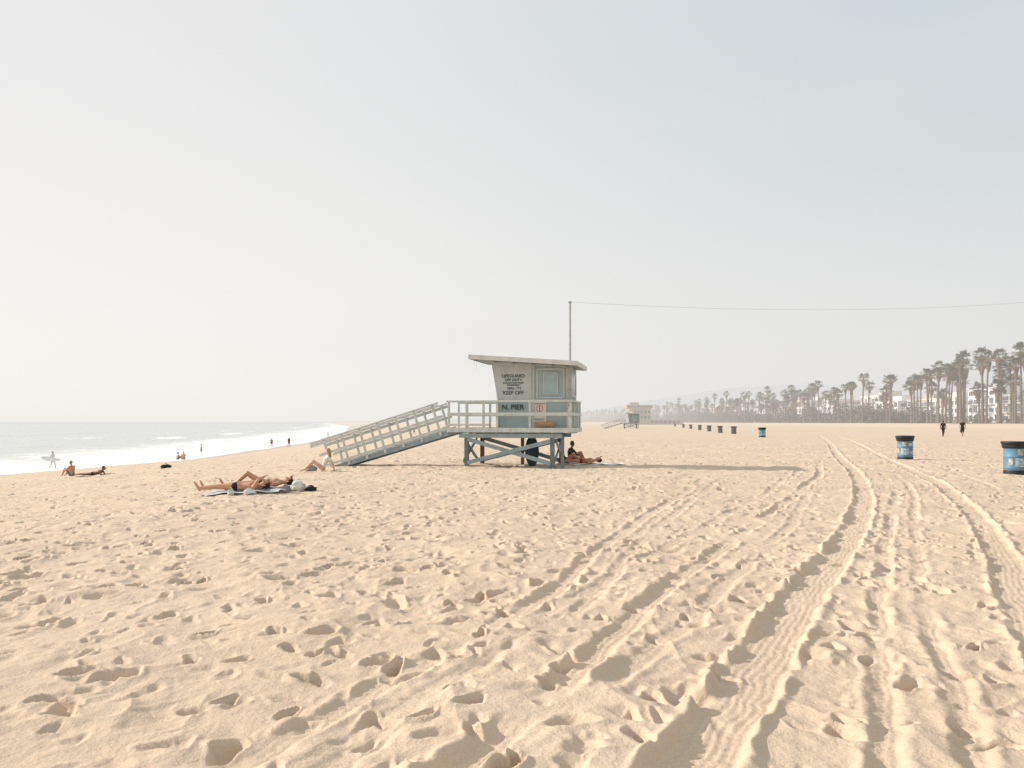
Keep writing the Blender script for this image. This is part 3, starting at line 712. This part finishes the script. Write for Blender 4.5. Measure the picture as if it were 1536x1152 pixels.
def merge(name,items,mats):
    vs=[];fs=[];ms=[]; off=0
    for me,(x,y,z),rz,s in items:
        n=len(me.vertices); c=np.empty(n*3,np.float32); me.vertices.foreach_get('co',c); c=c.reshape(-1,3)*s
        ca,sa=math.cos(rz),math.sin(rz); cc=c.copy(); cc[:,0]=c[:,0]*ca-c[:,1]*sa+x; cc[:,1]=c[:,0]*sa+c[:,1]*ca+y; cc[:,2]+=z
        vs.append(cc)
        for p in me.polygons: fs.append([i+off for i in p.vertices]); ms.append(p.material_index)
        off+=n
    me=bpy.data.meshes.new(name); me.from_pydata(np.concatenate(vs).tolist(),[],fs)
    for m in mats: me.materials.append(m)
    me.polygons.foreach_set('material_index',ms); o=bpy.data.objects.new(name,me); link(o)
it=[]
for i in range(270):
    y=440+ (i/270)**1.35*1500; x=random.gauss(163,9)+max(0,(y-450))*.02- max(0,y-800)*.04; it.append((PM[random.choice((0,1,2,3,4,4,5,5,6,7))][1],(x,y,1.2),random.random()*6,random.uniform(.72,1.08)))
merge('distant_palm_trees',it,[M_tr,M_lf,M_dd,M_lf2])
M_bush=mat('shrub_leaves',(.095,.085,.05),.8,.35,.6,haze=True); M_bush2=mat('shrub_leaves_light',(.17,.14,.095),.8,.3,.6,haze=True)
def leaf_mass(name,clumps,leaf,per):
    vs=[];n_=0; fs=[];ms=[]
    for (cx,cy,cz,rx,ry_,rz_) in clumps:
        q=rng.normal(size=(per,3)); q/=np.linalg.norm(q,axis=1)[:,None]; q*=(rng.random(per)**.4)[:,None]
        c=q*np.array([rx,ry_,rz_])+np.array([cx,cy,cz])
        a=rng.normal(size=(per,3)); a/=np.linalg.norm(a,axis=1)[:,None]; b_=np.cross(a,rng.normal(size=(per,3))); b_/=np.linalg.norm(b_,axis=1)[:,None]
        s=(leaf*rng.uniform(.6,1.4,per))[:,None]
        quad=np.stack([c-a*s,c+b_*s*.6,c+a*s,c-b_*s*.6],1).reshape(-1,3); vs.append(quad)
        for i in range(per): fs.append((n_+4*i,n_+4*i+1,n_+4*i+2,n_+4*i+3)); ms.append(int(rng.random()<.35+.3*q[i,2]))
        n_+=4*per
    me=bpy.data.meshes.new(name); me.from_pydata(np.concatenate(vs).tolist(),[],fs); me.materials.append(M_bush); me.materials.append(M_bush2)
    me.polygons.foreach_set('material_index',ms); o=bpy.data.objects.new(name,me); link(o)
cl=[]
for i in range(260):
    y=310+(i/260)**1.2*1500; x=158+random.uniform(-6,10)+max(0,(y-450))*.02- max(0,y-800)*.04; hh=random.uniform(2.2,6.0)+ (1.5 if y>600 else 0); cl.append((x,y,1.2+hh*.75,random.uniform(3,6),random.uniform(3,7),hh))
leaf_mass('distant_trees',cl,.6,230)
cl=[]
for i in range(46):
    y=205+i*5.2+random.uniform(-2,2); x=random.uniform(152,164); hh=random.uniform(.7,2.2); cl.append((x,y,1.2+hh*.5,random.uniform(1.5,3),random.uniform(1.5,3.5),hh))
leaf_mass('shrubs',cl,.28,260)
it=[]
for i in range(44):
    x=-10+random.random()*170; y=random.uniform(1300,1700); it.append((PM[random.choice((1,2,3,4,5))][1],(x+20,y,0),random.random()*6,random.uniform(.9,1.4)))
merge('far_shore_palm_trees',it,[M_tr,M_lf,M_dd,M_lf2])
cl=[(random.uniform(10,180),random.uniform(1400,1700),3,random.uniform(8,22),8,random.uniform(4,9)) for _ in range(60)]
leaf_mass('far_shore_trees',cl,1.2,160)
def strip(name,x0,x1,y0,y1,z,m):
    n=60; Yv=np.linspace(y0,y1,n); Xg,Yg=np.meshgrid(np.linspace(x0,x1,3),Yv); grid_mesh(name,Xg,Yg,Xg*0+z,[m])
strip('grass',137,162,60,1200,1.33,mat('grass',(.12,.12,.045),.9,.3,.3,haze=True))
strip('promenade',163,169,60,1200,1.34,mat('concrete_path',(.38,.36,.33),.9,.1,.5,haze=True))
# ------------------------------------------------------------------ buildings
BM=[mat('stucco_%d'%i,c,.85,.06,.4,haze=True) for i,c in enumerate(((.72,.70,.66),(.60,.56,.50),(.42,.36,.30),(.30,.30,.31),(.55,.40,.30),(.66,.66,.67)))]
M_win=mat('window_glass',(.06,.08,.10),.15,.3,.4,haze=True,spec=.6); M_trim=mat('white_trim',(.7,.7,.69),.6,.04,haze=True); M_rf=mat('roof_tiles',(.26,.17,.12),.8,.15,haze=True)
def building(name,x,y,w,dp,floors,wm,rd,pitched=False):
    E=empty(name,(x,y,1.2)); fh=3.1; hh=floors*fh+.5
    b=MB(); b.box((dp/2,w/2,hh/2-.1),(dp,w,hh+.2),0)
    if rd.random()<.6 and floors>1: b.box((dp*.6,w*rd.uniform(.3,.7),hh+1.2),(dp*.5,w*.4,2.6),0)
    b.obj('walls',[wm],E)
    b=MB(); nb=max(2,int(w/3.2))
    for f in range(floors):
        for i in range(nb):
            yy=(i+.5)*w/nb; ww=w/nb*rd.uniform(.5,.8); wh=rd.choice((1.4,1.6,2.1))
            b.box((-.01,yy,f*fh+1.0+wh/2),(.10,ww,wh),0)
            b.box((-.04,yy,f*fh+1.0+wh/2),(.08,.08,wh-.04),1); b.box((-.03,yy,f*fh+.94),(.14,ww+.2,.1),1); b.box((-.03,yy,f*fh+1.06+wh),(.14,ww+.2,.1),1)
        ns=max(2,int(dp/3.5))
        for i in range(ns):
            xx_=(i+.5)*dp/ns; b.box((xx_,-.01,f*fh+1.8),(1.3,.10,1.3),0); b.box((xx_,-.03,f*fh+1.1),(1.5,.14,.1),1)
    b.obj('windows',[M_win,M_trim],E)
    b=MB()
    if pitched:
        b.add([(-.5,-.5,hh),(dp+.5,-.5,hh),(dp+.5,w+.5,hh),(-.5,w+.5,hh),(dp/2,-.3,hh+2.2),(dp/2,w+.3,hh+2.2)],[(0,1,4),(1,2,5,4),(2,3,5),(3,0,4,5),(0,3,2,1)],0)
    else:
        b.box((dp/2,w/2,hh+.16),(dp+.3,w+.3,.3),1)
    b.obj('roof',[M_rf,M_trim],E)
    b=MB()
    for f in range(1,floors):
        if rd.random()<.8:
            l=w*rd.uniform(.4,.85); y0=rd.uniform(.2,w-l-.1)
            b.box((-.75,y0+l/2,f*fh+.72),(1.5,l,.16),0)
            b.box((-1.45,y0+l/2,f*fh+1.75),(.06,l,.06),0)
            k=int(l/.9)
            for i in range(k+1): b.box((-1.45,y0+.05+i*(l-.1)/k,f*fh+1.25),(.05,.05,.94),0)
    b.box((-.9,w*.5,2.9),(1.8,2.4,.14),0); b.box((-1.6,w*.5-1.0,1.4),(.12,.12,2.86),0); b.box((-1.6,w*.5+1.0,1.4),(.12,.12,2.86),0)
    b.obj('balconies',[M_trim],E)
rd=random.Random(5); y=196.
while y<760:
    w=rd.uniform(10,24); fl=rd.choice((3,3,3,4,4)); 
    if y>420: fl=rd.choice((2,3,3,4))
    nm=rd.choice(('apartment_building','stucco_house','beach_house')); 
    building(nm,172+rd.uniform(-1,2)+max(0,y-400)*.03,y,w,rd.uniform(12,18),fl,BM[rd.choice((0,0,1,1,2,3,4,5,5))],rd,rd.random()<.25); y+=w+rd.uniform(1,5)
E=empty('beach_pavilion',(83,520,0)); tanm=mat('tan_concrete',(.40,.30,.21),.85,.08,.3,haze=True); b=MB()
b.box((1.5,0,5.2),(12,14,10.6),0); b.box((0,0,11.6),(17,16,2.2),0); b.box((-3,0,13.6),(6,8,1.8),0); b.box((17,0,1.6),(24,10,3.6),0); b.box((-3.,0,2.2),(8,12,4.4),0)
b.obj('walls',[tanm],E); b=MB()
for i in range(5): b.box((-3.2+i*2.3,-7.02,8.2),(1.4,.12,1.8),0)
for i in range(5): b.box((-3.2+i*2.3,-7.02,4.9),(1.4,.12,1.8),0)
for i in range(8): b.box((-7+i*2.,-8.03,11.7),(1.3,.12,1.0),0)
for i in range(7): b.box((8.5+i*2.9,-5.03,1.8),(1.8,.12,1.5),0)
b.obj('windows',[M_win],E)
b=MB(); b.box((0,0,12.8),(17.6,16.6,.22),0); b.box((17.4,0,3.5),(24.6,10.6,.22),0); b.obj('parapet',[M_trim],E)
# ------------------------------------------------------------------ hills
def hills():
    px=np.array([-2500,-1400,-600,0,900,1500,2300,3100,3900,4700,5600,7000,9000,12000.]); hz=np.array([0,0,40,70,130,230,330,370,420,520,640,800,760,400.])
    Xh=np.linspace(-2500,12000,360); Hh=np.interp(Xh,px,hz)
    Hh=Hh+ (vn(Xh,Xh*0,900,3)-.5)*90*np.clip(Hh/200,0,1)+(vn(Xh,Xh*0,260,4)-.5)*36*np.clip(Hh/200,0,1)
    prof=np.array([0,.35,.7,.9,1,.8,.2]); yo=np.array([0,400,800,1200,1500,1900,2600])
    XX,PP=np.meshgrid(Xh,prof); YY=7200+np.repeat(yo[:,None],len(Xh),1)
    ZZ=PP*Hh[None,:]+(vn(XX,YY,420,5)-.5)*60*PP*(1-PP)*4-5
    m=mat('hill_scrub',(.12,.12,.08),.9,.3,.002); add_haze(m,const=.96,col=(.785,.775,.765)); grid_mesh('hills',XX,YY,ZZ,[m])  # scrub colour nearly covered by an even painted haze glow
hills()
# ------------------------------------------------------------------ world, sun, camera
az=math.radians(12); el=math.radians(26.)
sun_dir=V((-math.cos(az)*math.cos(el),math.sin(az)*math.cos(el),math.sin(el)))
w=bpy.data.worlds.new('World'); S.world=w; w.use_nodes=True; nt=w.node_tree;N=nt.nodes;K=nt.links
bg=N['Background']; sky=N.new('ShaderNodeTexSky'); sky.sky_type='NISHITA'; sky.sun_disc=False; sky.sun_elevation=el; sky.sun_rotation=math.radians(-78); sky.dust_density=3; sky.air_density=1; sky.ozone_density=1
tc=N.new('ShaderNodeTexCoord'); sp=N.new('ShaderNodeSeparateXYZ'); K.new(tc.outputs['Generated'],sp.inputs[0])
def mr(src,a,b_,smooth=True):
    n=N.new('ShaderNodeMapRange'); n.inputs['From Min'].default_value=a; n.inputs['From Max'].default_value=b_
    if smooth: n.interpolation_type='SMOOTHSTEP'
    K.new(src,n.inputs['Value']); return n.outputs[0]
def mixc(f,a,b_):
    n=N.new('ShaderNodeMix'); n.data_type='RGBA'
    if isinstance(f,float): n.inputs['Factor'].default_value=f
    else: K.new(f,n.inputs['Factor'])
    for nm,v in(('A',a),('B',b_)):
        if isinstance(v,tuple): n.inputs[nm].default_value=(*v,1)
        else: K.new(v,n.inputs[nm])
    return n.outputs['Result']
st=.1
C=lambda r,g,b_: tuple(c/st for c in (r,g,b_))
right=mixc(mr(sp.outputs['Z'],0.,.50),C(.83,.815,.795),C(.59,.70,.73))
left=mixc(mr(sp.outputs['Z'],0.,.5),C(.98,.955,.915),C(.87,.86,.855))
haze=mixc(mr(sp.outputs['X'],-.45,.80),left,right)
mp=N.new('ShaderNodeMapping'); mp.inputs['Rotation'].default_value=(0,.5,.6); mp.inputs['Scale'].default_value=(.7,2.5,5); K.new(tc.outputs['Generated'],mp.inputs[0])
cn=N.new('ShaderNodeTexNoise'); cn.inputs['Scale'].default_value=1.1; cn.inputs['Detail'].default_value=3; K.new(mp.outputs[0],cn.inputs['Vector'])
cm=N.new('ShaderNodeMath'); cm.operation='MULTIPLY'; cm.inputs[1].default_value=.35; K.new(mr(cn.outputs['Fac'],.45,.75),cm.inputs[0])
haze=mixc(cm.outputs[0],haze,C(.87,.86,.85))
fin=mixc(.90,sky.outputs[0],haze)
K.new(fin,bg.inputs['Color']); bg.inputs['Strength'].default_value=st
sl=bpy.data.lights.new('sun','SUN'); sl.energy=4.8; sl.angle=math.radians(.6); sl.color=(1,.92,.80)
so=bpy.data.objects.new('sun',sl); so.rotation_euler=(-sun_dir).to_track_quat('-Z','Y').to_euler(); so.location=sun_dir*50; link(so)
cam=bpy.data.cameras.new('camera'); cam.sensor_width=36; cam.lens=1183/1536*36; cam.shift_y=57/1536; cam.clip_end=100000; cam.clip_start=.05
co=bpy.data.objects.new('camera',cam); co.location=(0,0,1.7); co.rotation_euler=(math.pi/2,0,0); link(co); S.camera=co
S.view_settings.view_transform='Standard'; S.view_settings.look='None'; S.view_settings.exposure=0
